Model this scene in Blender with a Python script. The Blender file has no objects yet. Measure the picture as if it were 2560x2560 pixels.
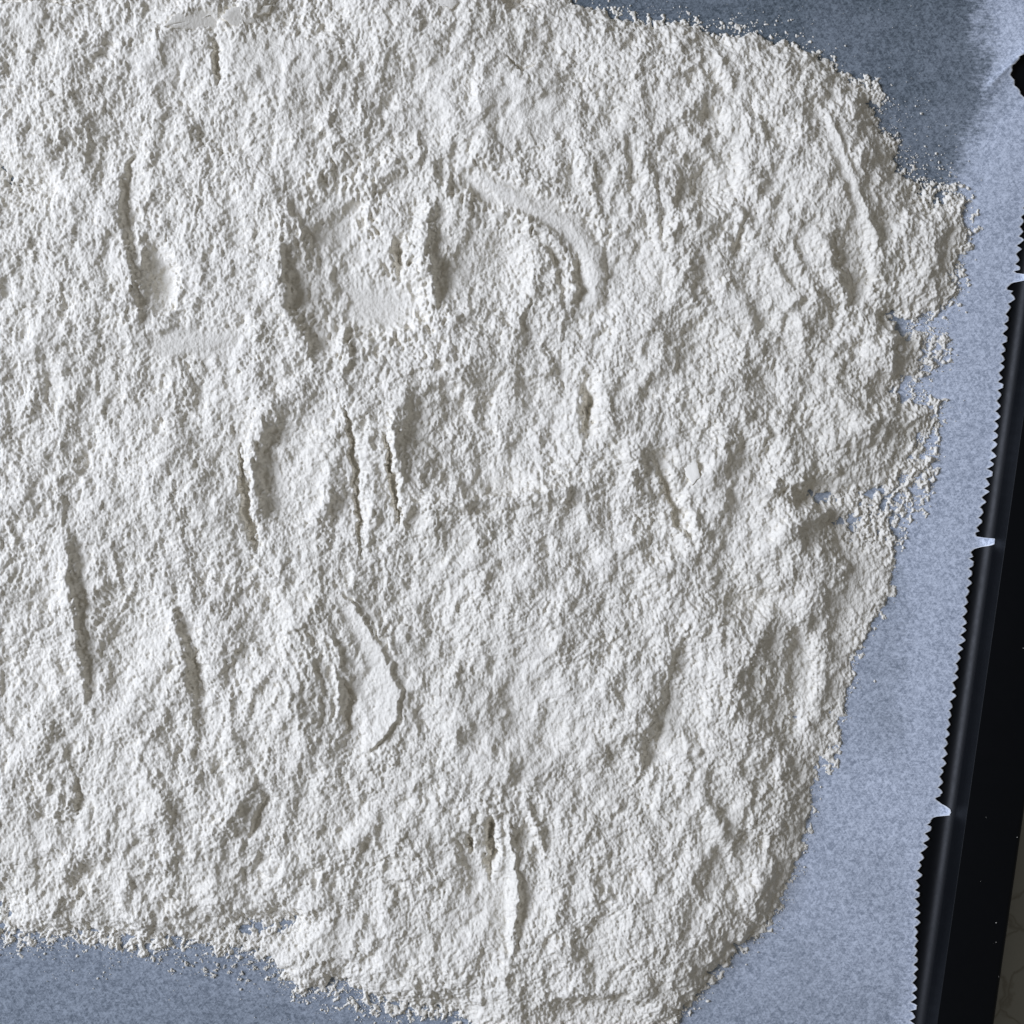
import bpy, math, random
import numpy as np
from mathutils import Vector

# ------------------------------------------------------------------ camera, world, lamps
PX = 1e-4                      # one photograph pixel of the 2560 px frame is 0.1 mm on the tray
def W(px, py, z=0.0):          # frame pixel on the tray plane -> metres
    return ((px - 1280.0) * PX, (1280.0 - py) * PX, z)

sc = bpy.context.scene
CAM_H = 0.40
cam = bpy.data.cameras.new("camera")
cam.sensor_width = 36.0
cam.sensor_height = 36.0
cam.lens = 36.0 * CAM_H / 0.256
cam.clip_start = 0.01
cam.clip_end = 20.0
cam_o = bpy.data.objects.new("camera", cam)
sc.collection.objects.link(cam_o)
cam_o.location = (0, 0, CAM_H)
sc.camera = cam_o

world = bpy.data.worlds.new("World")
sc.world = world
world.use_nodes = True
bg = world.node_tree.nodes["Background"]
bg.inputs[0].default_value = (1.0, 0.985, 0.95, 1)
bg.inputs[1].default_value = 0.17

def area_lamp(name, loc, size, size_y, power, col):
    d = bpy.data.lights.new(name, 'AREA')
    d.shape = 'RECTANGLE'
    d.size = size
    d.size_y = size_y
    d.energy = power
    d.color = col
    o = bpy.data.objects.new(name, d)
    sc.collection.objects.link(o)
    o.location = loc
    o.rotation_euler = (Vector((0.0, 0.0, 0)) - Vector(loc)).to_track_quat('-Z', 'Y').to_euler()
    return o
area_lamp("window_light", (-1.52, 0.24, 0.96), 0.80, 0.80, 38.0, (0.87, 0.95, 1.16))

sc.view_settings.view_transform = 'Standard'
sc.view_settings.look = 'None'
sc.view_settings.exposure = 0.0
sc.view_settings.gamma = 1.0

# ------------------------------------------------------------------ noise toolkit (numpy, world-anchored)
def _tab(seed, k=1):
    return np.random.RandomState(seed).rand(256, 256, k).astype(np.float32)

def perlin(x, y, seed):
    t = _tab(seed)[:, :, 0] * (2 * math.pi)
    gx, gy = np.cos(t), np.sin(t)
    xi = np.floor(x).astype(np.int32); yi = np.floor(y).astype(np.int32)
    fx = (x - xi).astype(np.float32); fy = (y - yi).astype(np.float32)
    u = fx * fx * fx * (fx * (fx * 6 - 15) + 10); v = fy * fy * fy * (fy * (fy * 6 - 15) + 10)
    def g(ix, iy, dx, dy):
        a = ix & 255; b = iy & 255
        return gx[a, b] * dx + gy[a, b] * dy
    n00 = g(xi, yi, fx, fy); n10 = g(xi + 1, yi, fx - 1, fy)
    n01 = g(xi, yi + 1, fx, fy - 1); n11 = g(xi + 1, yi + 1, fx - 1, fy - 1)
    return ((n00 * (1 - u) + n10 * u) * (1 - v) + (n01 * (1 - u) + n11 * u) * v) * 1.5

def fbm(x, y, seed, octs=3, gain=0.5):
    r = 0; a = 1.0
    for i in range(octs):
        r = r + a * perlin(x * 2 ** i + 17.3 * i, y * 2 ** i - 9.1 * i, seed + i)
        a *= gain
    return r

def lumps(x, y, cell, seed, rmin=0.45, rmax=1.0, fill=1.0):
    """rounded crumbs: the highest of the domes whose centres lie in the 3x3 cells around"""
    T = _tab(seed, 4)
    gx = x / cell; gy = y / cell
    xi = np.floor(gx).astype(np.int32); yi = np.floor(gy).astype(np.int32)
    out = np.zeros(x.shape, np.float32)
    for dx in (-1, 0, 1):
        for dy in (-1, 0, 1):
            a = (xi + dx) & 255; b = (yi + dy) & 255
            c = T[a, b]
            cx = xi + dx + c[..., 0]; cy = yi + dy + c[..., 1]
            R = rmin + (rmax - rmin) * c[..., 2] ** 1.5
            d2 = ((gx - cx) ** 2 + (gy - cy) ** 2) / (R * R)
            h = R * np.sqrt(np.maximum(0, 1 - d2))
            if fill < 1: h = h * (c[..., 3] < fill)
            out = np.maximum(out, h)
    return out

def smooth01(t):
    t = np.clip(t, 0, 1)
    return t * t * (3 - 2 * t)

# ------------------------------------------------------------------ object helpers
def new_obj(name, me, mat=None, parent=None):
    o = bpy.data.objects.new(name, me)
    sc.collection.objects.link(o)
    if mat: me.materials.append(mat)
    if parent: o.parent = parent
    return o

def grid_mesh(name, V, nr, nc, keep=None, smooth=True):
    """V: (nr*nc,3) row-major; keep: (nr-1,nc-1) bool of quads"""
    idx = np.arange(nr * nc, dtype=np.int32).reshape(nr, nc)
    q = np.stack([idx[:-1, :-1], idx[1:, :-1], idx[1:, 1:], idx[:-1, 1:]], -1)
    q = q[keep] if keep is not None else q.reshape(-1, 4)
    used = np.zeros(nr * nc, bool); used[q.ravel()] = True
    remap = np.cumsum(used) - 1
    q = remap[q].astype(np.int32)
    P = V[used].astype(np.float32)
    me = bpy.data.meshes.new(name)
    me.vertices.add(len(P)); me.vertices.foreach_set("co", P.ravel())
    me.loops.add(q.size); me.loops.foreach_set("vertex_index", q.ravel())
    me.polygons.add(len(q))
    me.polygons.foreach_set("loop_start", np.arange(0, q.size, 4, dtype=np.int32))
    me.polygons.foreach_set("loop_total", np.full(len(q), 4, np.int32))
    if smooth: me.polygons.foreach_set("use_smooth", np.ones(len(q), bool))
    me.update(calc_edges=True)
    return me, used

def mat(name):
    m = bpy.data.materials.new(name)
    m.use_nodes = True
    nt = m.node_tree
    return m, nt, nt.nodes["Principled BSDF"]

def N(nt, kind, **kw):
    n = nt.nodes.new(kind)
    for k, v in kw.items():
        if k in n.inputs: n.inputs[k].default_value = v
        else: setattr(n, k, v)
    return n

# ------------------------------------------------------------------ materials
def flour_material():
    m, nt, b = mat("flour")
    tc = N(nt, "ShaderNodeTexCoord")
    n = N(nt, "ShaderNodeTexNoise"); n.inputs["Scale"].default_value = 60; n.inputs["Detail"].default_value = 3
    nt.links.new(tc.outputs["Object"], n.inputs["Vector"])
    mx = N(nt, "ShaderNodeMix", data_type='RGBA')
    mx.inputs[6].default_value = (0.80, 0.76, 0.665, 1)
    mx.inputs[7].default_value = (0.84, 0.80, 0.715, 1)
    nt.links.new(n.outputs["Fac"], mx.inputs[0])
    nt.links.new(mx.outputs[2], b.inputs["Base Color"])
    b.inputs["Roughness"].default_value = 1.0
    b.inputs["Specular IOR Level"].default_value = 0.1
    f = N(nt, "ShaderNodeTexNoise"); f.inputs["Scale"].default_value = 1500; f.inputs["Detail"].default_value = 5
    f.inputs["Roughness"].default_value = 0.65
    nt.links.new(tc.outputs["Object"], f.inputs["Vector"])
    v = N(nt, "ShaderNodeTexVoronoi"); v.inputs["Scale"].default_value = 1700; v.inputs["Randomness"].default_value = 1
    mp = N(nt, "ShaderNodeMapping"); mp.inputs["Scale"].default_value = (1, 0.7, 1); mp.inputs["Rotation"].default_value = (0, 0, math.radians(-16))
    wv = N(nt, "ShaderNodeMix", data_type='RGBA'); wv.inputs[0].default_value = 0.0006
    nt.links.new(tc.outputs["Object"], wv.inputs[6]); nt.links.new(f.outputs["Color"], wv.inputs[7])
    nt.links.new(wv.outputs[2], mp.inputs["Vector"]); nt.links.new(mp.outputs[0], v.inputs["Vector"])
    sb = N(nt, "ShaderNodeMath", operation='MULTIPLY_ADD'); sb.inputs[1].default_value = -0.7
    nt.links.new(v.outputs["Distance"], sb.inputs[0]); nt.links.new(f.outputs["Fac"], sb.inputs[2])
    bp = N(nt, "ShaderNodeBump"); bp.inputs["Strength"].default_value = 0.55; bp.inputs["Distance"].default_value = 0.00028
    nt.links.new(sb.outputs[0], bp.inputs["Height"])
    nt.links.new(bp.outputs["Normal"], b.inputs["Normal"])
    return m

def paper_material():
    m, nt, b = mat("baking_parchment")
    L = nt.links.new
    tc = N(nt, "ShaderNodeTexCoord")
    facs = []
    for i, (rot, sx, sy, scale) in enumerate([(4, 0.30, 1.0, 2600), (62, 0.30, 1.0, 2200), (-48, 0.32, 1.0, 2300), (0, 1, 1, 700)]):
        mp = N(nt, "ShaderNodeMapping")
        mp.inputs["Rotation"].default_value = (0, 0, math.radians(rot))
        mp2 = N(nt, "ShaderNodeMapping"); mp2.inputs["Scale"].default_value = (sx, sy, 1)
        n = N(nt, "ShaderNodeTexNoise")
        n.inputs["Scale"].default_value = scale
        n.inputs["Detail"].default_value = 3
        n.inputs["Distortion"].default_value = 1.0
        L(tc.outputs["Object"], mp.inputs["Vector"]); L(mp.outputs[0], mp2.inputs["Vector"]); L(mp2.outputs[0], n.inputs["Vector"])
        facs.append(n.outputs["Fac"])
    def mth(op, a, b_):
        q = N(nt, "ShaderNodeMath", operation=op)
        for k, v in ((0, a), (1, b_)):
            if isinstance(v, (int, float)): q.inputs[k].default_value = v
            else: L(v, q.inputs[k])
        return q.outputs[0]
    s = mth('ADD', mth('ADD', facs[0], facs[1]), mth('ADD', facs[2], facs[3]))
    s = mth('MULTIPLY', s, 0.25)
    mr = N(nt, "ShaderNodeMapRange"); mr.inputs[1].default_value = 0.42; mr.inputs[2].default_value = 0.58
    L(s, mr.inputs[0])
    # dark to pale tone of the sheet, hand-set per point and stored on the mesh
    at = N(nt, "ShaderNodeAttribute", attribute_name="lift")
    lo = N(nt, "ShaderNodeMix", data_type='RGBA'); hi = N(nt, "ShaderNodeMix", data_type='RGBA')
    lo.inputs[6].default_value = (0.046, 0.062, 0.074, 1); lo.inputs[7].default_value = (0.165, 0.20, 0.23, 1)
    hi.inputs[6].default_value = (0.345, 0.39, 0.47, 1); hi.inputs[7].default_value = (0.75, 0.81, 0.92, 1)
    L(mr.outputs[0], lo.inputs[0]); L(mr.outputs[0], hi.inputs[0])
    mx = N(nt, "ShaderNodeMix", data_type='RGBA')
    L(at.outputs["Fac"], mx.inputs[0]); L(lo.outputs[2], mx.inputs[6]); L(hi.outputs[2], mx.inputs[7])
    fr = N(nt, "ShaderNodeAttribute", attribute_name="edge_white")      # narrow whiter band along the cut edge
    mf = N(nt, "ShaderNodeMix", data_type='RGBA'); mf.inputs[7].default_value = (0.88, 0.90, 0.92, 1)
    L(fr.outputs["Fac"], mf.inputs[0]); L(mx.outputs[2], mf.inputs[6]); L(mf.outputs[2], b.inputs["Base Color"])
    b.inputs["Roughness"].default_value = 0.62
    b.inputs["Specular IOR Level"].default_value = 0.25
    bp = N(nt, "ShaderNodeBump"); bp.inputs["Strength"].default_value = 0.35; bp.inputs["Distance"].default_value = 0.0001
    L(s, bp.inputs["Height"]); L(bp.outputs["Normal"], b.inputs["Normal"])
    return m

def tray_material():
    m, nt, b = mat("black_enamel")
    L = nt.links.new
    tc = N(nt, "ShaderNodeTexCoord")
    n = N(nt, "ShaderNodeTexNoise"); n.inputs["Scale"].default_value = 420; n.inputs["Detail"].default_value = 5
    L(tc.outputs["Object"], n.inputs["Vector"])
    mr = N(nt, "ShaderNodeMapRange"); mr.inputs[3].default_value = 0.32; mr.inputs[4].default_value = 0.50
    L(n.outputs["Fac"], mr.inputs[0]); L(mr.outputs[0], b.inputs["Roughness"])
    b.inputs["Base Color"].default_value = (0.002, 0.0025, 0.0035, 1)
    b.inputs["Specular IOR Level"].default_value = 0.14
    bp = N(nt, "ShaderNodeBump"); bp.inputs["Strength"].default_value = 0.25; bp.inputs["Distance"].default_value = 0.0001
    L(n.outputs["Fac"], bp.inputs["Height"]); L(bp.outputs["Normal"], b.inputs["Normal"])
    return m

def counter_material():
    m, nt, b = mat("stone_worktop")
    L = nt.links.new
    tc = N(nt, "ShaderNodeTexCoord")
    n = N(nt, "ShaderNodeTexNoise"); n.inputs["Scale"].default_value = 30; n.inputs["Detail"].default_value = 6
    L(tc.outputs["Object"], n.inputs["Vector"])
    mxv = N(nt, "ShaderNodeMix", data_type='RGBA'); mxv.inputs[0].default_value = 0.035
    L(tc.outputs["Object"], mxv.inputs[6]); L(n.outputs["Color"], mxv.inputs[7])
    v = N(nt, "ShaderNodeTexVoronoi", feature='DISTANCE_TO_EDGE'); v.inputs["Scale"].default_value = 34
    L(mxv.outputs[2], v.inputs["Vector"])
    cr = N(nt, "ShaderNodeMapRange"); cr.inputs[1].default_value = 0.0; cr.inputs[2].default_value = 0.022
    L(v.outputs["Distance"], cr.inputs[0])
    base = N(nt, "ShaderNodeMix", data_type='RGBA')
    base.inputs[6].default_value = (0.21, 0.20, 0.165, 1); base.inputs[7].default_value = (0.27, 0.26, 0.22, 1)
    L(n.outputs["Fac"], base.inputs[0])
    mx = N(nt, "ShaderNodeMix", data_type='RGBA')
    mx.inputs[6].default_value = (0.165, 0.15, 0.115, 1)
    L(cr.outputs[0], mx.inputs[0]); L(base.outputs[2], mx.inputs[7])
    L(mx.outputs[2], b.inputs["Base Color"])
    b.inputs["Roughness"].default_value = 0.5
    return m

M_FLOUR, M_PAPER, M_TRAY, M_STONE = flour_material(), paper_material(), tray_material(), counter_material()

# ------------------------------------------------------------------ worktop
me = bpy.data.meshes.new("worktop")
me.from_pydata([(-1.2, -1.0, -0.0035), (1.2, -1.0, -0.0035), (1.2, 1.0, -0.0035), (-1.2, 1.0, -0.0035)], [], [(0, 1, 2, 3)])
ct = new_obj("worktop", me, M_STONE)
ct["kind"] = "structure"; ct["label"] = "beige stone worktop with fine dark veins under the tray"

# ------------------------------------------------------------------ baking tray (swept profile, rounded corners)
TILT = math.radians(-8.1)            # the tray lies turned a little in the picture
tray = bpy.data.objects.new("baking_tray", None); sc.collection.objects.link(tray)
tray["label"] = "shallow black enamelled baking tray lined with parchment, right rim showing"
tray["category"] = "baking tray"
# anchor: the inner fold of the right wall passes through pixel (2405, 1850)
ax, ay, _ = W(2432, 1400)
tray.location = (ax, ay, 0); tray.rotation_euler = (0, 0, TILT)
TW, TL = 0.37, 0.50                  # inner floor size; local x from -TW to 0
def profile():
    """(outward offset, height, part)"""
    P = [(-0.0015, 0.0), (0.0, 0.0)]
    R = 0.0045
    for k in range(1, 13):
        a = math.radians(62) * k / 12
        P.append((R * math.sin(a), R * (1 - math.cos(a))))
    a = math.radians(62)
    x, z = P[-1]
    a = math.radians(80)
    for k in range(1, 4):
        P.append((x + 0.0019 * math.cos(a) * k, z + 0.0019 * math.sin(a) * k))
    wall_n = len(P)
    x, z = P[-1]
    R2 = 0.00012
    for k in range(1, 8):
        b_ = a * (1 - k / 7)
        P.append((x + R2 * (math.sin(a) - math.sin(b_)), z + R2 * (math.cos(b_) - math.cos(a))))
    x, z = P[-1]
    P.append((x + 0.0040, z + 0.0)); P.append((x + 0.0127, z + 0.0))
    x, z = P[-1]
    for k in range(1, 9):
        b_ = math.radians(175) * k / 8
        P.append((x + 0.0013 * math.sin(b_), z - 0.0013 * (1 - math.cos(b_))))
    return P, wall_n
PROF, WN = profile()
def ring(off):
    """rounded rectangle of the floor edge pushed out by off"""
    pts = []
    rc = 0.022
    cxs = [(-rc, TL / 2 - rc, 0), (-TW + rc, TL / 2 - rc, 90), (-TW + rc, -TL / 2 + rc, 180), (-rc, -TL / 2 + rc, 270)]
    for cx, cy, a0 in cxs:
        for k in range(13):
            a = math.radians(a0 + 90 * k / 12)
            pts.append((cx + (rc + off) * math.cos(a), cy + (rc + off) * math.sin(a)))
    return pts
def sweep(name, prof):
    vs, fs = [], []
    rings = []
    for off, z in prof:
        base = len(vs)
        r = ring(off); n = len(r)
        vs += [(x, y, z) for x, y in r]
        rings.append((base, n))
    for (b0, n), (b1, _) in zip(rings, rings[1:]):
        for i in range(n):
            j = (i + 1) % n
            fs.append((b0 + i, b0 + j, b1 + j, b1 + i))
    m_ = bpy.data.meshes.new(name); m_.from_pydata(vs, [], fs)
    m_.polygons.foreach_set("use_smooth", [True] * len(m_.polygons))
    return new_obj(name, m_, M_TRAY, tray)
r = ring(-0.0015)
m_ = bpy.data.meshes.new("base")
m_.from_pydata([(x, y, 0) for x, y in r], [], [tuple(range(len(r)))])
new_obj("base", m_, M_TRAY, tray)
sweep("side_wall", PROF[:WN])
sweep("rim", PROF[WN - 1:])

# ------------------------------------------------------------------ parchment sheet with its serrated torn edge
def edge_line():
    """(y, x) points of the torn edge, in frame pixels, top to bottom"""
    rnd = random.Random(5)
    key = [(-700, 2740), (60, 2640), (118, 2575), (132, 2558), (165, 2529), (184, 2521), (198, 2527), (212, 2532), (232, 2545), (262, 2563),
           (300, 2572), (488, 2562), (560, 2550), (690, 2537), (800, 2512), (920, 2500), (1100, 2483),
           (1240, 2458), (1340, 2439), (1380, 2428), (1500, 2413), (1620, 2398), (1700, 2383), (1900, 2356), (1990, 2342),
           (2050, 2322), (2140, 2300), (2200, 2290), (2400, 2286), (2560, 2276), (2900, 2240), (3500, 2190)]
    ks = np.array([k[0] for k in key]); xs = np.array([k[1] for k in key])
    spikes = [[(676, 2532), (684, 2540), (689, 2572), (696, 2578), (702, 2570), (706, 2534), (716, 2520), (726, 2516)],
              [(1330, 2438), (1341, 2440), (1344.5, 2462), (1347, 2487), (1352, 2490), (1358, 2483), (1364, 2470), (1367, 2452), (1372, 2436), (1381, 2427), (1388, 2431)],
              [(1986, 2358), (1994, 2338), (2000, 2341), (2008, 2352), (2016, 2366), (2022, 2373), (2031, 2372), (2037, 2371), (2039, 2348), (2044, 2330), (2052, 2326)]]      # torn tabs
    rows = []
    y = -700.0
    while y < 3200:
        if 150 < y < 262: step = 3.0
        elif -60 < y < 2620: step = 2.6
        else: step = 12
        rows.append(y); y += step
    ys = np.array(rows)
    x = np.interp(ys, ks, xs)
    # teeth: fixed pitch, each a bit different
    ph = []; yy = -700.0
    while yy < 3600:
        p = rnd.uniform(21.5, 26.5)
        ph.append((yy, p, rnd.uniform(10, 19), rnd.uniform(0.35, 0.65), rnd.random())); yy += p
    starts = np.array([p[0] for p in ph])
    for i, yv in enumerate(ys):
        k = int(np.searchsorted(starts, yv, side='right') - 1)
        y0, p, d, c, q = ph[k]
        t = (yv - y0) / p
        tooth = (t / c) if t < c else (1 - (t - c) / (1 - c))     # 0 at the notch, 1 at the tip
        if q > 0.86: tooth = min(1.0, tooth * 1.8)
        tooth = tooth ** (0.62 if q < 0.75 else 1.1)
        if 150 < yv < 262: d *= 0.45
        x[i] += d * (tooth - 0.25) + rnd.uniform(-0.9, 0.9)
        for sp in spikes:
            if sp[0][0] <= yv <= sp[-1][0]:
                x[i] = np.interp(yv, [q_[0] for q_ in sp], [q_[1] for q_ in sp]) + rnd.uniform(-1.3, 1.3)
    return ys, x
ys, xe = edge_line()
cols = np.concatenate([np.linspace(0, 0.80, 60)[:-1], np.linspace(0.80, 0.97, 80)[:-1], np.linspace(0.97, 1.0, 30)])
XL = -820.0
nr, nc = len(ys), len(cols)
PXg = XL + cols[None, :] * (xe[:, None] - XL)
PYg = np.repeat(ys[:, None], nc, 1)
# real relief of the sheet: slightly wavy, corner at the top right creased and lifting
def paper_fields(x, y):
    """height of the sheet (px) and the lifted-zone coordinates"""
    z = 2.0 + 1.2 * fbm(x / 420, y / 420, 900, 2)
    sh = x - np.interp(y, [-700, 0, 120, 225, 300, 400, 520, 640, 900, 3500], [2380, 2420, 2430, 2452, 2400, 2370, 2350, 2300, 2200, 2200])
    z = z + 9 * smooth01(sh / 170) * smooth01((700 - y) / 500)
    dcr = (y - 228) + (x - 2458) * 0.96
    z = z + np.where((sh > 0) & (y < 420), 6 * np.exp(-np.abs(dcr) / 14.0) * smooth01(sh / 40), 0)
    ub = (x - (2368 - (y - 1850) * math.tan(math.radians(8.1)))) * math.cos(math.radians(8.1))
    z = z + 45 - np.sqrt(45.0 ** 2 - np.clip(ub, 0, 38) ** 2)
    return z, sh, dcr
z, sh, dcr = paper_fields(PXg, PYg)
edge_d = xe[:, None] - PXg
V = np.stack([(PXg - 1280) * PX, (1280 - PYg) * PX, z * PX + 0.0002], -1).reshape(-1, 3)
me, used = grid_mesh("parchment_sheet", V, nr, nc)
# hand-set tone: black tray showing through at the top, ramped paler down and right
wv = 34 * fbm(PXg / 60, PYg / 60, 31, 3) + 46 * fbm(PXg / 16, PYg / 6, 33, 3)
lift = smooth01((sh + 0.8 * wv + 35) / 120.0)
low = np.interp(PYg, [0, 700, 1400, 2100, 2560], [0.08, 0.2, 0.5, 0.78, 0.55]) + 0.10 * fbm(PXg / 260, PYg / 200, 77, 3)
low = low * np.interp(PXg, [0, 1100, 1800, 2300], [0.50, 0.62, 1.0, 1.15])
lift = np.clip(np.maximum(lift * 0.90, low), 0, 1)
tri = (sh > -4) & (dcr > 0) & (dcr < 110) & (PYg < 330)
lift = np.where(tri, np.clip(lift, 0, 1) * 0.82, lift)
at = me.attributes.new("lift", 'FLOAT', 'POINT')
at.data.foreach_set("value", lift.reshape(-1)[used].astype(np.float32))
gy_e = np.abs(np.gradient(xe, ys))[:, None]
edge_white = np.exp(-(edge_d / (2.6 + 1.6 * np.clip(gy_e, 0, 3))) ** 2) * 0.9
at = me.attributes.new("edge_white", 'FLOAT', 'POINT')
at.data.foreach_set("value", edge_white.reshape(-1)[used].astype(np.float32))
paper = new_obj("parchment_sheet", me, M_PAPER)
so = paper.modifiers.new("thickness", 'SOLIDIFY'); so.thickness = 0.00007; so.offset = -1
paper["label"] = "blue-grey baking parchment with a serrated torn right edge lying on the black tray"
paper["category"] = "baking parchment"

# ------------------------------------------------------------------ flour: one continuous relief
def axis(lo, a, b, hi, step, grow=1.10, mx=11):
    core = list(np.arange(a, b, step))
    s = step; p = core[-1]; right = []
    while p < hi: s = min(mx, s * grow); p += s; right.append(p)
    s = step; p = core[0]; left = []
    while p > lo: s = min(mx, s * grow); p -= s; left.append(p)
    return np.array(left[::-1] + core + right)
STEP = 2.2
gx = axis(-620, -50, 2450, 2452, STEP)
gy = axis(-420, -50, 2610, 2960, STEP)
X, Y = np.meshgrid(gx, gy)
X = X.astype(np.float32); Y = Y.astype(np.float32)

OUT = [(-600, -380), (600, -400), (1250, -260), (1340, -120), (1400, -30), (1432, 2), (1500, 28), (1560, 46), (1640, 60), (1690, 46), (1760, 76), (1805, 96), (1850, 76), (1900, 76),
       (1930, 106), (1990, 112), (2040, 130), (2080, 165), (2120, 200), (2160, 212), (2182, 240), (2180, 280),
       (2192, 312), (2215, 340), (2240, 356), (2232, 410), (2262, 436), (2310, 478), (2355, 474), (2402, 462), (2404, 510),
       (2426, 582), (2410, 622), (2396, 662), (2380, 700), (2404, 728), (2370, 764), (2330, 792), (2285, 798),
       (2262, 812), (2275, 836), (2325, 836), (2360, 850), (2352, 890), (2322, 920), (2285, 940), (2262, 970), (2275, 1004), (2335, 1008),
       (2340, 1062), (2296, 1092), (2285, 1130), (2294, 1160), (2262, 1190), (2248, 1230), (2262, 1270), (2226, 1310),
       (2222, 1380), (2216, 1440), (2196, 1500), (2176, 1545), (2150, 1572), (2142, 1620), (2126, 1700), (2114, 1780),
       (2080, 1852), (2042, 1920), (2030, 1980), (2026, 2050), (2010, 2110), (1986, 2180), (1952, 2236), (1952, 2262),
       (1920, 2310), (1850, 2370), (1790, 2430), (1750, 2490), (1700, 2532), (1640, 2575), (1500, 2680), (1300, 2700), (1210, 2600),
       (1165, 2556), (1130, 2530), (1080, 2540), (1000, 2530), (955, 2500), (900, 2482), (862, 2440), (820, 2470), (770, 2480), (735, 2462),
       (690, 2410), (650, 2380), (600, 2362), (560, 2372), (500, 2352), (440, 2344), (395, 2360), (360, 2388), (340, 2360),
       (300, 2340), (250, 2330), (180, 2332), (100, 2336), (60, 2362), (28, 2340), (0, 2330), (-200, 2300), (-600, 2250)]

def sdf(x, y, poly):
    d = np.full(x.shape, 1e9, np.float32); inside = np.zeros(x.shape, bool)
    n = len(poly)
    for i in range(n):
        x0, y0 = poly[i]; x1, y1 = poly[(i + 1) % n]
        ex, ey = x1 - x0, y1 - y0
        t = np.clip(((x - x0) * ex + (y - y0) * ey) / (ex * ex + ey * ey), 0, 1)
        d = np.minimum(d, (x - x0 - t * ex) ** 2 + (y - y0 - t * ey) ** 2)
        c = ((y0 <= y) & (y1 > y)) | ((y1 <= y) & (y0 > y))
        if y1 != y0: inside ^= c & (x < x0 + (y - y0) * ex / ey)
    return np.where(inside, 1, -1) * np.sqrt(d)

wx = 9 * fbm(X / 34, Y / 34, 11, 3, 0.6); wy = 9 * fbm(X / 34, Y / 34, 21, 3, 0.6)
S = sdf(X + wx * 1.1, Y + wy * 1.1, OUT)
FX = X + wx * 0.9 + 3.2 * perlin(X / 8, Y / 8, 15) + 2 * perlin(X / 4.5, Y / 4.5, 16); FY = Y + wy * 0.9 + 3.2 * perlin(X / 8, Y / 8, 25)

T = 50.0
TW_ = 48 + 75 * smooth01((X - 1850) / 250) * smooth01((Y - 350) / 300)      # slack taper along the right-hand side
H = T * (1 - np.exp(-np.maximum(S - 8, 0) / TW_)) + np.clip(S * 0.30, -30, 4) - 1.0
H += 17 * fbm(X / 300, Y / 300, 41, 3, 0.5) * smooth01(S / 150)
# pushed-about flour: medium waves running mostly down the picture
c_, s_ = math.cos(math.radians(14)), math.sin(math.radians(14))
U = FX * c_ + FY * s_; Vv = -FX * s_ + FY * c_
H += 9.0 * fbm(U / 66, Vv / 92, 51, 3, 0.55) * smooth01(S / 80)
G = np.ones_like(X)                  # crumb size multiplier, 0 = pressed smooth

def box(pts, m):
    xs = [p[0] for p in pts]; yy = [p[1] for p in pts]
    i0, i1 = np.searchsorted(gy, [min(yy) - m, max(yy) + m]); j0, j1 = np.searchsorted(gx, [min(xs) - m, max(xs) + m])
    return slice(i0, i1), slice(j0, j1)

def stroke(pts, L, R, A, p=2.0, sm=0.0, over=None):
    """relief along a polyline; L/R: widths to the left/right of the way it runs (down the picture: picture left/right)"""
    sl = box(pts, 3.2 * max(L, R))
    x = FX[sl]; y = FY[sl]
    seg = [math.hypot(b[0] - a[0], b[1] - a[1]) for a, b in zip(pts, pts[1:])]
    tot = sum(seg); acc = 0
    best = np.full(x.shape, 1e9, np.float32); side = np.zeros(x.shape, np.float32); tt = np.zeros(x.shape, np.float32)
    for (a, b, l) in zip(pts, pts[1:], seg):
        ex, ey = (b[0] - a[0]) / l, (b[1] - a[1]) / l
        t = np.clip((x - a[0]) * ex + (y - a[1]) * ey, 0, l)
        ox = x - a[0] - t * ex; oy = y - a[1] - t * ey
        d = np.sqrt(ox * ox + oy * oy)
        m = d < best
        best = np.where(m, d, best); side = np.where(m, ox * ey - oy * ex, side); tt = np.where(m, (acc + t) / tot, tt)
        acc += l
    taper = np.clip(np.sin(np.pi * np.clip(tt, 0.02, 0.98)), 0, 1) ** 0.5
    w = np.where(side < 0, L, R) * (0.35 + 0.65 * taper)
    k = np.exp(-(best / w) ** p) * taper
    if over is not None:             # a finger's smooth drag: the surface itself is remade, not just raised
        q = best / w * (1 + 0.18 * wx[sl] / 9)
        m_ = np.exp(-np.abs(q) ** 5) * smooth01(np.minimum(tt, 1 - tt) / 0.12)
        H[sl] = H[sl] * (1 - m_) + (over + A * (1 - q)) * m_
        G[sl] *= 1 - sm * smooth01(m_ * 1.2)
        return
    H[sl] += 1.35 * A * k
    if sm: G[sl] *= 1 - sm * np.clip(k * 1.6, 0, 1)

def blob(cx, cy, rx, ry, ang, A, p=2.0, sm=0.0):
    sl = box([(cx, cy)], 2.6 * max(rx, ry))
    a = math.radians(ang)
    dx = FX[sl] - cx; dy = FY[sl] - cy
    u = dx * math.cos(a) + dy * math.sin(a); v = -dx * math.sin(a) + dy * math.cos(a)
    r = np.sqrt((u / rx) ** 2 + (v / ry) ** 2)
    k = np.exp(-r ** p)
    H[sl] += A * k
    if sm: G[sl] *= 1 - sm * smooth01(k * 2.0)

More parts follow.
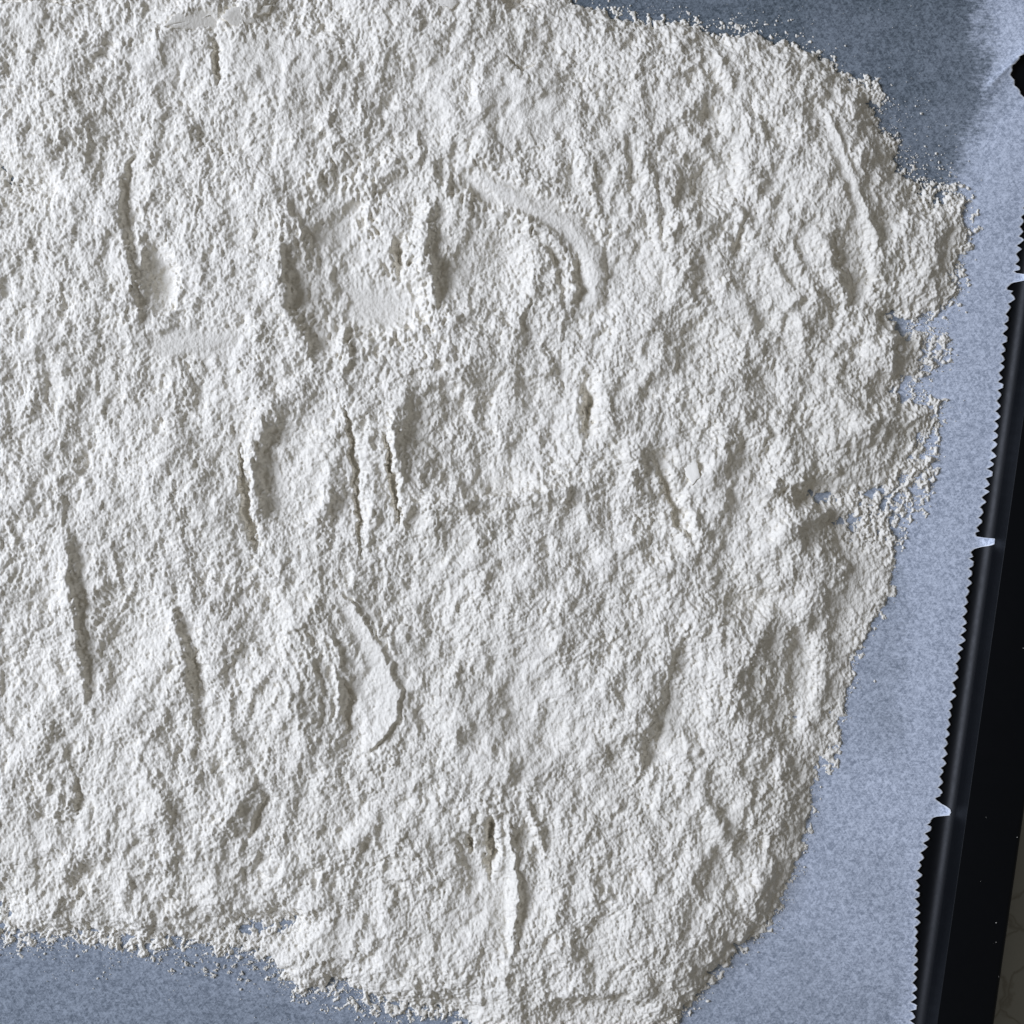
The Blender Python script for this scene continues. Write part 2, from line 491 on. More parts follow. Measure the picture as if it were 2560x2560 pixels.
def plane(cx, cy, rx, ry, ang, h0, ax_, ay_, s_=0.85, p=3.0):
    """a pressed flat facet: height h0 at its middle, slopes ax_, ay_"""
    sl = box([(cx, cy)], 1.8 * max(rx, ry))
    a = math.radians(ang)
    dx = FX[sl] - cx; dy = FY[sl] - cy
    u = dx * math.cos(a) + dy * math.sin(a); v = -dx * math.sin(a) + dy * math.cos(a)
    ns = perlin(X[sl] / 24, Y[sl] / 34, 301) + 0.6 * perlin(X[sl] / 9, Y[sl] / 12, 302)
    rr = np.sqrt((u / rx) ** 2 + (v / ry) ** 2) * (1 + (0.38 * ns if p < 5 else 0))
    k = np.exp(-np.maximum(rr, 0) ** p)
    H[sl] = H[sl] * (1 - k) + (h0 + ax_ * dx + ay_ * dy) * k
    G[sl] *= 1 - s_ * smooth01(k * 1.6)

def smooth(cx, cy, rx, ry, ang, s): blob(cx, cy, rx, ry, ang, 0, 3.0, s)

def bowl(cx, cy, rx, ry, ang, D, rim=0.35, sm=0.0):
    """a hollow pressed by fingers: flat floor, sloping sides, a low thrown-up rim"""
    sl = box([(cx, cy)], 1.7 * max(rx, ry))
    a = math.radians(ang)
    dx = FX[sl] + 0.6 * wx[sl] - cx; dy = FY[sl] + 0.6 * wy[sl] - cy
    u = dx * math.cos(a) + dy * math.sin(a); v = -dx * math.sin(a) + dy * math.cos(a)
    r = np.sqrt((u / rx) ** 2 + (v / ry) ** 2)
    D *= 1.2
    H[sl] += -D * np.exp(-(r / 0.90) ** 3.2) + rim * D * np.exp(-((r - 1.12) / 0.2) ** 2)
    if sm: G[sl] *= 1 - sm * smooth01(np.exp(-(r / 0.9) ** 3) * 1.5)

for bw in [(860, 700, 125, 180, 15, 17, 0.4, 0.45), (1215, 670, 112, 165, 0, 15, 0.4, 0.2), (1580, 640, 90, 180, 0, 9), (735, 1180, 95, 140, -5, 15, 0.4, 0.15),
           (1240, 1085, 225, 155, -4, 15, 0.4, 0.1), (855, 1700, 115, 180, -14, 13, 0.3, 0.2), (405, 700, 48, 110, -4, 15, 0.3, 0.3), (1200, 2130, 55, 120, 0, 8, 0.3),
           (1320, 1760, 170, 140, 0, 9, 0.4, 0.4), (1940, 1720, 95, 150, 12, 13), (1740, 420, 110, 120, 0, 10), (650, 1620, 105, 160, 0, 10), (330, 1560, 85, 170, 0, 11),
           (1880, 1130, 80, 90, 0, 9), (1480, 2550, 170, 80, 0, 18), (60, 1700, 90, 120, 0, 9), (160, 1090, 130, 90, 10, 7), (1000, 230, 190, 90, 4, 8, 0.3, 0.3),
           (300, 330, 90, 130, 10, 8), (560, 1000, 90, 80, 0, 7), (1540, 1600, 130, 190, 10, 8), (1050, 1500, 150, 90, 0, 6, 0.3, 0.2), (1720, 860, 130, 90, 20, 9),
           (430, 2210, 110, 60, -30, 9), (950, 2200, 110, 120, 10, 8), (1560, 2120, 90, 130, 20, 8), (1820, 2120, 80, 140, 20, 9), (250, 1900, 120, 110, 0, 9),
           (1950, 420, 80, 120, -20, 9), (2130, 640, 60, 110, -10, 8), (1400, 150, 120, 80, 0, 8), (620, 330, 120, 90, 0, 7), (1650, 1300, 70, 110, 0, 8)]:
    bowl(*bw)

# --- cracks and scraped grooves (left wall steep and shaded, right side catching the light)
stroke([(345, 370), (328, 450), (322, 520), (338, 600), (352, 690), (368, 780), (376, 835)], 9, 50, -17, 1.6, 0)
stroke([(338, 395), (322, 440), (320, 500)], 5, 16, -10, 2, 0.6)
stroke([(352, 560), (356, 610), (338, 620)], 14, 10, 9)
stroke([(722, 580), (733, 680), (752, 790), (790, 880), (802, 930)], 14, 46, -13, 1.6)
stroke([(705, 560), (712, 680), (735, 790), (778, 880), (860, 950)], 40, 16, 9)
stroke([(868, 780), (872, 850), (880, 905), (850, 950)], 20, 8, 10)
stroke([(606, 1120), (612, 1200), (622, 1290), (640, 1345), (650, 1385)], 4, 17, -24, 2, 0.75)
stroke([(638, 1060), (640, 1180), (645, 1290), (668, 1390)], 8, 34, 12, 2, 0.2)
stroke([(868, 1010), (884, 1120), (892, 1210), (902, 1330), (906, 1375)], 4, 14, -22, 2, 0.4)
stroke([(966, 1090), (980, 1180), (990, 1250), (1001, 1305)], 4, 12, -26, 2, 0.4)
stroke([(985, 1030), (995, 1130), (1008, 1230), (1012, 1320)], 8, 22, 12, 2, 0.5)
stroke([(932, 1010), (936, 1150), (940, 1330)], 18, 14, 6)
stroke([(1632, 1150), (1668, 1240), (1690, 1300), (1722, 1355)], 5, 24, -18, 1.7, 0.3)
stroke([(1660, 1150), (1700, 1250), (1745, 1330)], 12, 20, 9)
stroke([(204, 1340), (215, 1450), (224, 1560), (236, 1700), (244, 1760)], 14, 50, -14, 1.6)
stroke([(180, 1330), (190, 1460), (210, 1600), (226, 1740)], 34, 12, 12)
stroke([(452, 1480), (488, 1640), (500, 1740), (518, 1812)], 14, 44, -13, 1.6)
stroke([(440, 1500), (470, 1640), (492, 1760), (500, 1860)], 30, 12, 10)
stroke([(492, 1590), (500, 1660), (518, 1740)], 4, 12, -10, 2, 0.2)
stroke([(545, 110), (550, 170), (556, 220)], 5, 14, -22, 2, 0.5)
stroke([(206, 1930), (212, 1980), (207, 2040)], 4, 14, -11, 2)
stroke([(868, 1690), (882, 1730), (877, 1770), (866, 1815)], 4, 9, -16, 2)
stroke([(640, 1930), (610, 1990), (575, 2060), (560, 2100)], 44, 26, 17, 2)
stroke([(672, 1960), (668, 2000), (640, 2060), (628, 2090)], 6, 30, -15, 1.7)
stroke([(620, 1600), (600, 1660), (610, 1720)], 10, 40, -8)
# the crescent thrown up by a fingertip
smooth(900, 1530, 60, 34, 48, 0.7)
smooth(985, 1700, 30, 90, 0, 0.8)
blob(895, 1790, 40, 66, 12, -12, 2, 0.2)
stroke([(985, 1560), (1015, 1660), (1034, 1760), (1018, 1830)], 20, 70, -6, 1.6, 0.4)
stroke([(720, 1490), (780, 1620), (800, 1760)], 30, 14, 6)
stroke([(800, 1500), (850, 1620), (862, 1760), (850, 1850)], 24, 10, 7)
# finger hollows and the ledges between them
blob(765, 1180, 60, 96, -8, 12, 2.2)
stroke([(800, 1110), (830, 1180), (828, 1260), (790, 1310)], 60, 14, 10, 2)
stroke([(645, 1130), (700, 1010), (800, 940)], 26, 30, 10)
stroke([(1005, 1262), (1130, 1256), (1250, 1250), (1360, 1236), (1450, 1208), (1530, 1150)], 44, 10, 15, 2)
stroke([(1010, 1290), (1200, 1285), (1400, 1262)], 9, 26, -6, 2)
blob(1150, 1110, 150, 120, 0, -7, 2.6)
stroke([(1000, 950), (1100, 900), (1170, 960), (1180, 1060)], 12, 40, 11)
stroke([(1400, 930), (1450, 960), (1470, 1010), (1472, 1080)], 46, 20, -8)
stroke([(1500, 930), (1520, 1030), (1530, 1110)], 20, 46, 12)
stroke([(900, 860), (1000, 845), (1100, 812), (1190, 770)], 30, 12, 9, 2)
stroke([(560, 1420), (700, 1440), (850, 1470)], 30, 14, 8, 2)
stroke([(590, 1470), (700, 1490), (800, 1500)], 10, 34, -5)
# the two wide scrapes in the middle
plane(830, 560, 80, 100, 20, 22, -0.16, -0.02, 0.72)
blob(930, 700, 130, 150, 10, -13, 3)
plane(960, 770, 110, 80, -10, 14, 0.05, 0.03, 0.5)
stroke([(700, 640), (800, 560), (920, 470), (1080, 400), (1180, 350)], 20, 36, 10)
stroke([(1075, 520), (1062, 600), (1075, 700), (1075, 800)], 26, 18, 17)
stroke([(1095, 520), (1090, 640), (1100, 740), (1105, 790)], 6, 34, -10)
blob(1010, 640, 26, 60, 8, -8)
blob(1235, 640, 50, 90, -6, -13)
stroke([(1180, 430), (1270, 500), (1350, 560), (1430, 640)], 22, 34, 9, 2, 0.3)
stroke([(1430, 600), (1440, 690), (1432, 790)], 34, 8, 12)
stroke([(1340, 590), (1400, 680), (1415, 780)], 8, 16, -9)
plane(1215, 480, 100, 44, 28, 34, 0.05, -0.05, 0.95)
smooth(1300, 540, 70, 40, 30, 0.6)
plane(1482, 690, 50, 110, -8, 26, 0.12, 0.02, 0.95)
blob(1480, 700, 46, 110, -8, -8)
stroke([(1180, 310), (1230, 270), (1320, 235), (1420, 240)], 16, 70, 8, 2, 0.5)
smooth(1300, 300, 110, 60, 0, 0.8)
stroke([(1440, 250), (1445, 350), (1465, 470)], 26, 26, 9)
stroke([(1230, 330), (1200, 380), (1160, 430)], 16, 40, 8)
smooth(700, 170, 130, 60, 8, 0.8)
smooth(430, 170, 60, 60, 0, 0.5)
smooth(490, 858, 120, 36, 6, 0.97)
smooth(1250, 1820, 130, 110, 10, 0.55)
smooth(1290, 1650, 80, 90, 0, 0.3)
smooth(1180, 2270, 70, 80, 20, 0.6)
smooth(840, 2330, 60, 36, -20, 0.6)
plane(2080, 1208, 90, 26, -8, 20, 0.0, -0.25, 0.85)
smooth(60, 2080, 70, 60, 0, 0.5)
smooth(40, 60, 90, 50, 0, 0.5)
# upper right: vertical furrows, light ridge by the far edge
for (a, b, c, d, A) in [(1640, 460, 1655, 640, -15), (1600, 520, 1612, 600, -9), (1690, 470, 1680, 560, -9), (1750, 180, 1850, 280, -8), (1360, 860, 1420, 1000, -6),
                        (1565, 360, 1575, 540, -8), (1850, 560, 1835, 640, -14), (1890, 300, 1925, 370, -9)]:
    stroke([(a, b), ((a + c) / 2 + 4, (b + d) / 2), (c, d)], 9, 26, A, 1.7)
for (a, b, c, d, A) in [(1640, 640, 1690, 560, 10), (1835, 520, 1880, 620, 11), (1700, 690, 1730, 640, 7), (1975, 620, 1995, 700, 9), (1480, 420, 1490, 560, 9),
                        (1790, 140, 1830, 260, 8), (1980, 560, 2000, 600, 8)]:
    stroke([(a, b), ((a + c) / 2, (b + d) / 2), (c, d)], 20, 13, A)
stroke([(2060, 300), (2110, 420), (2150, 520), (2180, 620)], 26, 16, 14, 2, 0.6)
stroke([(2020, 640), (2080, 720), (2115, 800)], 14, 34, 9)
blob(1680, 450, 60, 40, 0, -7); blob(1760, 480, 60, 60, 0, -12)
stroke([(1920, 900), (1945, 780), (2010, 740), (2060, 790)], 14, 40, 11)
blob(2000, 820, 70, 70, 0, 7)
stroke([(2230, 800), (2220, 870), (2235, 960), (2225, 1000)], 40, 10, 11)
blob(1660, 1140, 20, 22, 0, -16)
# right: tongues, lumps and the valley
stroke([(1780, 880), (1760, 1000), (1800, 1080)], 20, 60, 8)
stroke([(1880, 960), (1860, 1050), (1900, 1120)], 30, 40, 10)
stroke([(2050, 1120), (2160, 1070), (2300, 1040)], 30, 34, 11)
stroke([(1560, 1060), (1580, 1180), (1545, 1290)], 20, 34, 8)
blob(1770, 1320, 50, 60, 30, 8)
stroke([(1960, 1300), (1990, 1400), (1940, 1480)], 50, 22, 8)
stroke([(1710, 1600), (1680, 1700), (1660, 1800), (1600, 1920)], 30, 95, -24, 1.8)
stroke([(1700, 1560), (1800, 1570), (1880, 1600)], 20, 60, 9)
stroke([(1980, 1560), (2000, 1680), (1985, 1800), (1930, 1900)], 26, 60, -17, 1.8)
blob(1850, 1740, 110, 120, 0, 7)
stroke([(2060, 1480), (2080, 1580), (2040, 1700), (2020, 1800)], 40, 22, 7)
stroke([(1560, 1420), (1700, 1400), (1800, 1430)], 34, 12, 7)
for (x0, y0, x1, y1, a_, w1, w2) in [(1560, 1010, 1700, 850, 9, 26, 20), (1700, 1260, 1840, 1110, 8, 30, 22), (1840, 1420, 2010, 1290, 9, 34, 20), (1480, 420, 1570, 300, 8, 30, 20),
                                     (1900, 620, 2010, 860, 10, 30, 16), (2010, 560, 2110, 760, 9, 26, 16), (1800, 700, 1900, 900, 9, 26, 18), (1500, 1400, 1640, 1330, 8, 30, 18), (1380, 1620, 1500, 1480, 9, 36, 20),
                                     (1100, 1420, 1300, 1380, 7, 30, 18), (1700, 330, 1800, 460, 9, 24, 16), (350, 1060, 470, 960, 8, 30, 20), (60, 900, 200, 800, 8, 34, 22), (480, 1330, 620, 1200, 7, 30, 20),
                                     (1450, 1900, 1600, 1800, 9, 30, 22), (1700, 2200, 1850, 2000, 9, 30, 20), (700, 2200, 840, 2080, 8, 30, 20), (1000, 1980, 1120, 1900, 7, 26, 18)]:
    stroke([(x0, y0), ((x0 + x1) / 2 + 8, (y0 + y1) / 2 - 10), (x1, y1)], w1, w2, a_, 2, 0.35)
stroke([(845, 1462), (915, 1545), (970, 1640), (1000, 1720), (994, 1790), (960, 1840), (900, 1885)], 50, 17, 20, 2, 0.93, 40)
stroke([(1170, 420), (1240, 470), (1330, 520), (1430, 570), (1485, 650), (1492, 740), (1450, 800)], 40, 34, 8, 2, 0.8, 42)
stroke([(372, 862), (440, 868), (520, 858), (620, 850)], 34, 34, 3, 2, 0.8, 49)
stroke([(2062, 300), (2100, 400), (2145, 510), (2185, 620)], 30, 22, 14, 2, 0.8, 44)
stroke([(1268, 2020), (1284, 2120), (1294, 2220), (1286, 2320), (1278, 2390)], 24, 18, 18, 2, 0.8, 50)
# bottom: standing ridge, dark slot beside it, crumbly mound, hollow at the frame
stroke([(1225, 2040), (1236, 2110), (1226, 2180)], 16, 12, -16, 2)
stroke([(1315, 1990), (1345, 2060), (1360, 2130)], 12, 10, 10)
stroke([(1230, 2280), (1180, 2350), (1160, 2420)], 24, 40, 9)
stroke([(1410, 2200), (1380, 2320), (1420, 2420)], 16, 16, 8)
stroke([(1500, 1980), (1600, 2060), (1640, 2200)], 40, 24, 8)
blob(1640, 2250, 150, 120, -20, 11)
stroke([(1330, 2520), (1420, 2470), (1560, 2470), (1700, 2420)], 34, 44, 9)
stroke([(1290, 2600), (1400, 2520), (1520, 2520), (1640, 2480)], 60, 60, -20)
stroke([(1850, 2100), (1900, 2200), (1880, 2280)], 24, 34, 8)
stroke([(1740, 1960), (1800, 2060), (1840, 2160)], 20, 14, 8)
stroke([(140, 2190), (220, 2120), (300, 2070)], 34, 26, 10)
stroke([(160, 2230), (230, 2180), (300, 2140)], 10, 34, -10)
stroke([(380, 1900), (420, 2000), (440, 2120)], 40, 24, 9)
stroke([(0, 1960), (6, 2060), (0, 2140)], 10, 20, -18)
stroke([(880, 2120), (930, 2060), (950, 2030)], 16, 24, 8)
# upper left: broken pressed flakes
stroke([(430, 62), (470, 38), (540, 28), (610, 34), (690, 22)], 30, 20, 17, 2)
stroke([(1260, 150), (1300, 186), (1350, 176)], 3, 5, -11, 2)
stroke([(0, 22), (120, 18), (260, 28)], 4, 4, -9, 2)
stroke([(800, 350), (830, 310), (850, 360), (820, 400)], 20, 12, 10)
stroke([(900, 440), (960, 420), (1040, 380)], 20, 24, 8)
# concentric drag marks left of the crescent
for k_ in range(7):
    o_ = 84 + 24 * k_
    stroke([(850 - o_ * 0.75, 1500 + o_ * 0.3), (925 - o_, 1600 + o_ * .1), (962 - o_, 1700), (955 - o_ * 0.95, 1780), (915 - o_ * 0.8, 1860 - o_ * 0.2)], 9, 6, 5.5 - 0.4 * k_, 2, 0.1)
stroke([(700, 1640), (640, 1720), (620, 1790)], 10, 14, 9)
# the slack slope at the right-hand side is finer and smoother
smooth(2120, 1640, 60, 260, 14, 0.55)
smooth(2200, 1400, 60, 110, 8, 0.4)
smooth(1960, 2230, 60, 160, 20, 0.3)
fl = 9.0 * smooth01((S - 20) / 40) - 14 * (1 - smooth01((S - 20) / 40))
H = fl + np.where(H - fl > 24, H - fl, 6 * np.log1p(np.exp(np.clip((H - fl) / 6, -20, 20))))
# thin places where the parchment shows through the flour
for (x_, y_, a_, b_, A_) in [(-6, 425, 50, 60, -2), (60, 470, 130, 60, 3.5), (418, 700, 26, 60, 13), (998, 650, 12, 40, 1),
                             (1250, 665, 40, 46, 14), (1468, 1020, 13, 56, 4), (620, 2322, 140, 56, 3), (640, 2312, 44, 22, -3), (720, 2310, 50, 44, 1), (300, 2345, 130, 30, 2), (2, 2270, 70, 60, -1),
                             (2048, 1243, 70, 26, -6), (2115, 1300, 60, 30, -6), (2195, 1250, 90, 60, -1.5), (2150, 1350, 90, 44, 0), (2265, 972, 70, 34, -5), (2285, 812, 74, 22, -6), (2225, 790, 30, 20, -4),
                             (2340, 500, 84, 46, 1), (2300, 1180, 60, 90, 3), (1985, 1790, 14, 50, 0), (2105, 1570, 44, 70, 4), (1775, 300, 40, 30, 24), (1765, 470, 44, 40, 20),
                             (2325, 885, 50, 50, 0), (1870, 1500, 90, 30, 20), (1010, 2515, 210, 30, 1), (2170, 1440, 60, 120, 8), (2080, 1840, 30, 120, 3), (1228, 2105, 9, 60, 0), (1176, 2098, 7, 20, 8),
                             (1300, 10, 60, 20, 8), (2185, 235, 30, 40, 2), (60, 2340, 60, 24, 1)]:
    sl = box([(x_, y_)], 2.6 * max(a_, b_))
    r_ = np.sqrt(((FX[sl] - x_) / a_) ** 2 + ((FY[sl] - y_) / b_) ** 2)
    k_ = np.exp(-r_ ** (2.6 if A_ < 4 else 2.0))
    H[sl] = H[sl] * (1 - k_) + A_ * k_

# --- crumbs: domes of several sizes, stretched a little down the picture
ca, sa = math.cos(math.radians(16)), math.sin(math.radians(16))
w2x = 2.6 * fbm(X / 13, Y / 13, 71, 2, 0.6) + 16 * perlin(X / 90, Y / 90, 73); w2y = 2.6 * fbm(X / 13, Y / 13, 81, 2, 0.6) + 16 * perlin(X / 90, Y / 90, 83)
cu = ((X + w2x) * ca + (Y + w2y) * sa); cv = (-(X + w2x) * sa + (Y + w2y) * ca) / 1.10
G = np.clip(G, 0.05, 1)
vary = 0.75 + 0.5 * smooth01(0.5 + 0.9 * fbm(X / 180, Y / 180, 91, 2))
mass = smooth01(0.45 + 1.1 * fbm(X / 120, Y / 150, 95, 3))        # crumbly here, powdery there
g = (7.5 * lumps(cu, cv, 29, 101, 0.35, 0.85, 0.40) * mass * 1.3
     + (2.2 + 5.0 * mass) * lumps(cu + 7, cv, 13.5, 102, 0.40, 0.95)
     + 2.5 * lumps(cu + 40, cv + 11, 20, 112, 0.3, 0.8, 0.7)
     + 5.6 * lumps(cu, cv + 3, 8.0, 103, 0.42, 0.95)
     + 3.6 * lumps(X + w2x, Y + w2y, 5.8, 104, 0.5, 1.0))
g = g - (9.0 + 6 * mass) * lumps(FX * 1.1 + 31, FY * 0.8, 44, 111, 0.25, 0.62, 0.5) * (0.4 + mass)
g = g - 9.0
fine = 3.4 * lumps(X + w2x, (Y + w2y) / 1.2, 8, 105, 0.4, 0.9) + 2.0 * perlin(X / 5.5, Y / 5.5, 106) - 1.0
G = G * (0.62 + 0.42 * smooth01(0.5 + 1.0 * fbm(X / 210 + 5, Y / 210, 97, 3)))
Gs = G * G * (3 - 2 * G)
thin = smooth01((H - 1) / 16)        # where the layer is thin it breaks into lace and single crumbs
relief = 0.64 * (g * Gs + fine * (0.55 + 0.45 * Gs))
lace = 8.5 * fbm(U / 22, Vv / 26, 201, 4, 0.65) + 4.6 * lumps(X + w2x, Y + w2y, 7.6, 202, 0.35, 0.9) + 3.0 * lumps(X, Y, 5.2, 203, 0.4, 0.9, 0.8) - 2.0
lace = lace * (1 - 0.45 * smooth01((X - 1800) / 200) * smooth01((Y - 1340) / 60)) 
Z = H + relief * thin + lace * (1 - thin)
keepv = Z > 1.2
k = keepv
kq = k[:-1, :-1] | k[1:, :-1] | k[1:, 1:] | k[:-1, 1:]
Zm = np.maximum(Z, -1.5) + paper_fields(X, Y)[0] + 0.3
V = np.stack([(X - 1280) * PX, (1280 - Y) * PX, Zm * PX + 0.0002], -1).reshape(-1, 3)
nrF, ncF = X.shape
me, _ = grid_mesh("spread_flour", V, nrF, ncF, kq)
flour = new_obj("spread_flour", me, M_FLOUR)
flour["label"] = "thick uneven layer of white flour spread over the parchment with finger marks"
flour["category"] = "flour"
print("flour quads", len(me.polygons))
def ground(px, py):
    j = min(max(int(np.searchsorted(gx, px)), 0), ncF - 1); i = min(max(int(np.searchsorted(gy, py)), 0), nrF - 1)
    return float(Zm[i, j]) + 2.0

# ------------------------------------------------------------------ pressed flakes, broken slabs set in the flour
def flake(pts, lift_, sx, sy, th, label=None, seed=0):
    rnd = random.Random(seed)
    out = []
    n = len(pts)
    for i in range(n):
        a, b = pts[i], pts[(i + 1) % n]
        l = math.hypot(b[0] - a[0], b[1] - a[1]); m = max(1, int(l / 7))
        for k in range(m):
            t = k / m
            out.append((a[0] + (b[0] - a[0]) * t + rnd.uniform(-2.4, 2.4), a[1] + (b[1] - a[1]) * t + rnd.uniform(-2.4, 2.4)))
    cx = sum(p[0] for p in out) / len(out); cy = sum(p[1] for p in out) / len(out)
    j = int(np.searchsorted(gx, cx)); i = int(np.searchsorted(gy, cy))
    h0 = float(Zm[i - 8:i + 8, j - 8:j + 8].mean()) + lift_
    top = lambda x, y, f: h0 + sx * (x - cx) + sy * (y - cy) + f
    vs, fs = [], []
    rings = [(1.0, -th), (1.0, -2.5), (0.985, -0.8), (0.95, 0.0), (0.6, 0.5), (0.25, 0.2)]
    for sc_, dz in rings:
        for (x, y) in out:
            xx = cx + (x - cx) * sc_; yy = cy + (y - cy) * sc_
            vs.append(W(xx, yy, 0.0002 + top(xx, yy, dz + rnd.uniform(-0.35, 0.35)) * PX))
    m = len(out)
    for r in range(len(rings) - 1):
        for k in range(m):
            k2 = (k + 1) % m
            fs.append((r * m + k, (r + 1) * m + k, (r + 1) * m + k2, r * m + k2))
    fs.append(tuple((len(rings) - 1) * m + k for k in reversed(range(m))))
    me = bpy.data.meshes.new("pressed_flake"); me.from_pydata(vs, [], fs)
    me.polygons.foreach_set("use_smooth", [True] * len(me.polygons))
    o = new_obj("pressed_flake", me, M_FLAKE, flour)
    if label: o["label"] = label
M_FLAKE = M_FLOUR.copy(); M_FLAKE.name = "pressed_flour"
for nd in M_FLAKE.node_tree.nodes:
    if nd.type == 'BUMP': nd.inputs["Strength"].default_value = 0.3
flake([(426, 86), (446, 66), (478, 46), (520, 40), (562, 47), (571, 58), (560, 66), (570, 76), (562, 94), (500, 92), (455, 90)], 3.5, -0.20, -0.34, 20, "long smooth grey pressed flake at the top left", 1)
flake([(574, 54), (592, 43), (618, 41), (640, 50), (654, 60), (650, 76), (604, 84), (578, 75), (566, 64)], 3.5, -0.18, -0.34, 18, None, 2)
flake([(642, 46), (688, 32), (682, 47), (655, 60)], 4, -0.1, -0.3, 16, None, 3)
flake([(1040, 24), (1075, 8), (1110, 8), (1150, 24), (1132, 40), (1100, 35), (1064, 32)], 1.5, 0.05, -0.1, 18, None, 5)
flake([(1697, 1136), (1722, 1143), (1738, 1160), (1740, 1198), (1724, 1214), (1706, 1186)], 5, 0.42, 0.1, 26, "bright smooth pressed flake right of the middle", 7)

# ------------------------------------------------------------------ loose crumbs and dust
def crumb_mesh(name, seed, nsub=2, rough=0.35, parts=3, flat=True):
    import bmesh
    rnd = random.Random(seed)
    bm = bmesh.new()
    for p in range(parts):
        r = rnd.uniform(0.7, 0.9) if p == 0 else rnd.uniform(0.22, 0.55)
        g_ = bmesh.ops.create_icosphere(bm, subdivisions=nsub, radius=r)
        a = rnd.uniform(0, 6.28)
        off = Vector((math.cos(a), math.sin(a), rnd.uniform(-0.2, 0.1))) * (0 if p == 0 else rnd.uniform(0.6, 1.3))
        sx, sy = rnd.uniform(0.6, 1.2), rnd.uniform(0.6, 1.2)
        for v in g_["verts"]:
            v.co = Vector((v.co.x * sx, v.co.y * sy, v.co.z * 0.6)) * (1 + rough * (rnd.random() - 0.5)) + off
    me = bpy.data.meshes.new(name); bm.to_mesh(me); bm.free()
    if not flat: me.polygons.foreach_set("use_smooth", [True] * len(me.polygons))
    me.materials.append(M_FLOUR)
    return me
meshes = [crumb_mesh("crumb", 300 + i, 1, 0.9, 4 + i % 4) for i in range(6)]
rnd = random.Random(9)
# crumbs lying on the bare parchment, below the flour's lower edge and beyond its upper right edge
spots = [(466, 2405, 7), (430, 2424, 6), (402, 2396, 4.5), (512, 2422, 6), (514, 2436, 4.5), (535, 2436, 7), (544, 2412, 5), (562, 2416, 4),
         (583, 2414, 6), (574, 2428, 4), (597, 2446, 7), (606, 2432, 5), (618, 2450, 5), (625, 2404, 6), (636, 2420, 5.5),
         (664, 2420, 5), (684, 2438, 6), (700, 2446, 5), (482, 2412, 4), (540, 2424, 5),
         (2238, 340, 6), (2246, 352, 4.5), (2226, 345, 4), (2308, 447, 5), (2296, 470, 5.5), (2282, 395, 3.5)]
LAB = {1: "leftmost larger flour crumb on the parchment below the lower left edge", 6: "uppermost flour crumb of the dense cluster below the lower left edge",
       10: "lowest flour crumb on the parchment, tip of the cluster below the left edge", 16: "rightmost larger flour crumb of the group below the lower left edge",
       20: "larger flour crumb close beside the steep upper right edge of the flour", 25: "topmost small crumb out on the dark parchment at upper right",
       23: "right-hand flour crumb of the pair above the upper right tongue"}
for i, (x, y, r_) in enumerate(spots):
    o = bpy.data.objects.new("flour_crumb", meshes[i % 6]); sc.collection.objects.link(o)
    o.location = W(x, y, 0.0002 + (2.6 + 0.35 * r_) * PX); o.scale = (r_ * PX,) * 3
    o.rotation_euler = (0, 0, rnd.uniform(0, 6.28))
    low_ = y > 1000
    o["label"] = ("tiny white crumb of flour loose on the parchment below the lower left edge" if low_
                  else "tiny white crumb of flour loose on the dark parchment beyond the upper right edge")
    o["label"] = LAB.get(i, o["label"])
    o["category"] = "crumb"
    o["group"] = "loose crumbs below the flour" if low_ else "loose crumbs beyond the upper right edge"
for (x, y, r_, lab) in [(2244, 874, 12, "round white flour lump beside the notch in the right edge, above the middle tongue"),
                        (2143, 1325, 7, "small round flour lump beside the bare gap in the thin right edge")]:
    m_ = crumb_mesh("lump", int(x), 3, 0.12, 1, False)
    o = bpy.data.objects.new("flour_lump", m_); sc.collection.objects.link(o)
    o.location = W(x, y, (ground(x, y) + r_ * 0.2) * PX); o.scale = (r_ * PX,) * 3
    o["label"] = lab; o["category"] = "flour lump"
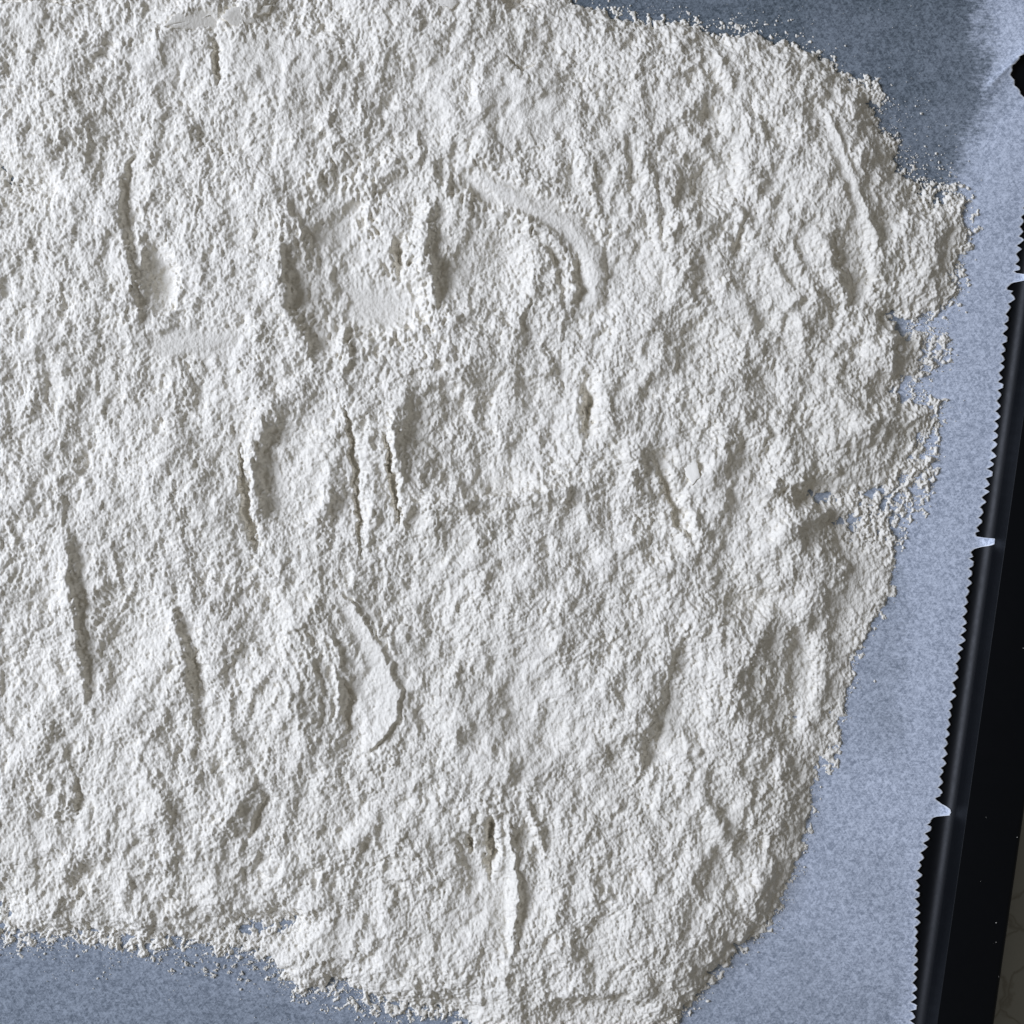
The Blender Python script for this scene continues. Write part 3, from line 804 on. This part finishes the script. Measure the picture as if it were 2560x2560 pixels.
# dust: far too many to count
def dust(name, label, pts):
    base = [(0, 0, 1), (1, 0, 0), (0, 1, 0), (-1, 0, 0), (0, -1, 0)]
    f0 = [(0, 1, 2), (0, 2, 3), (0, 3, 4), (0, 4, 1)]
    vs, fs = [], []
    for (x, y, z_, r_, *_) in pts:
        b0 = len(vs); a = rnd.uniform(0, 6.28); sx = rnd.uniform(0.6, 1.3)
        wx_, wy_, _ = W(x, y)
        for (p, q, s3) in base:
            p *= sx * rnd.uniform(0.8, 1.2); q *= rnd.uniform(0.8, 1.2)
            vs.append((wx_ + r_ * PX * (p * math.cos(a) - q * math.sin(a)), wy_ + r_ * PX * (p * math.sin(a) + q * math.cos(a)), z_ + r_ * PX * s3 * 0.8))
        fs += [tuple(b0 + t for t in f) for f in f0]
    m_ = bpy.data.meshes.new(name); m_.from_pydata(vs, [], fs)
    o = new_obj(name, m_, M_FLOUR); o["kind"] = "stuff"; o["label"] = label
pts = []
nO = len(OUT)
for i in range(7, nO - 3):
    x0, y0 = OUT[i]; x1, y1 = OUT[(i + 1) % nO]
    l = math.hypot(x1 - x0, y1 - y0)
    nx, ny = (y1 - y0) / l, -(x1 - x0) / l           # outward for this winding
    mx_, my_ = (x0 + x1) / 2, (y0 + y1) / 2
    dens, reach = 0.3, 9
    if my_ > 2320 and mx_ < 1000: dens, reach = 1.2, 26
    if my_ < 130: dens, reach = 0.2, 30
    if mx_ > 2180 and my_ < 480: dens, reach = 0.8, 40
    if mx_ > 2200 and 780 < my_ < 1300: dens, reach = 0.9, 16
    for k in range(int(l * dens)):
        t = rnd.random(); d = rnd.expovariate(1 / reach) - 4
        pts.append((x0 + t * (x1 - x0) + nx * d, y0 + t * (y1 - y0) + ny * d, 0.00055, min(4.0, 0.8 + rnd.expovariate(1 / 0.7))))
fz = tray_top = PROF[WN][1]
tc_, ts_ = math.cos(TILT), math.sin(TILT)
for k in range(70):
    lx = rnd.uniform(0.0095, 0.0185); ly = rnd.uniform(-0.13, 0.03)
    wx__, wy__ = ax + lx * tc_ - ly * ts_, ay + lx * ts_ + ly * tc_
    pts.append((wx__ / PX + 1280, 1280 - wy__ / PX, fz - 0.00002, min(2.6, 0.55 + rnd.expovariate(1 / 0.5)), 1))
for k in range(160): pts.append((rnd.uniform(1500, 2300), rnd.uniform(0, 330), 0.00055, rnd.uniform(0.7, 1.5)))
pts = [p for p in pts if len(p) > 4 or -300 < p[0] < 2430]
dust("flour_dust", "fine white flour dust scattered on the parchment round the edge of the flour", pts)
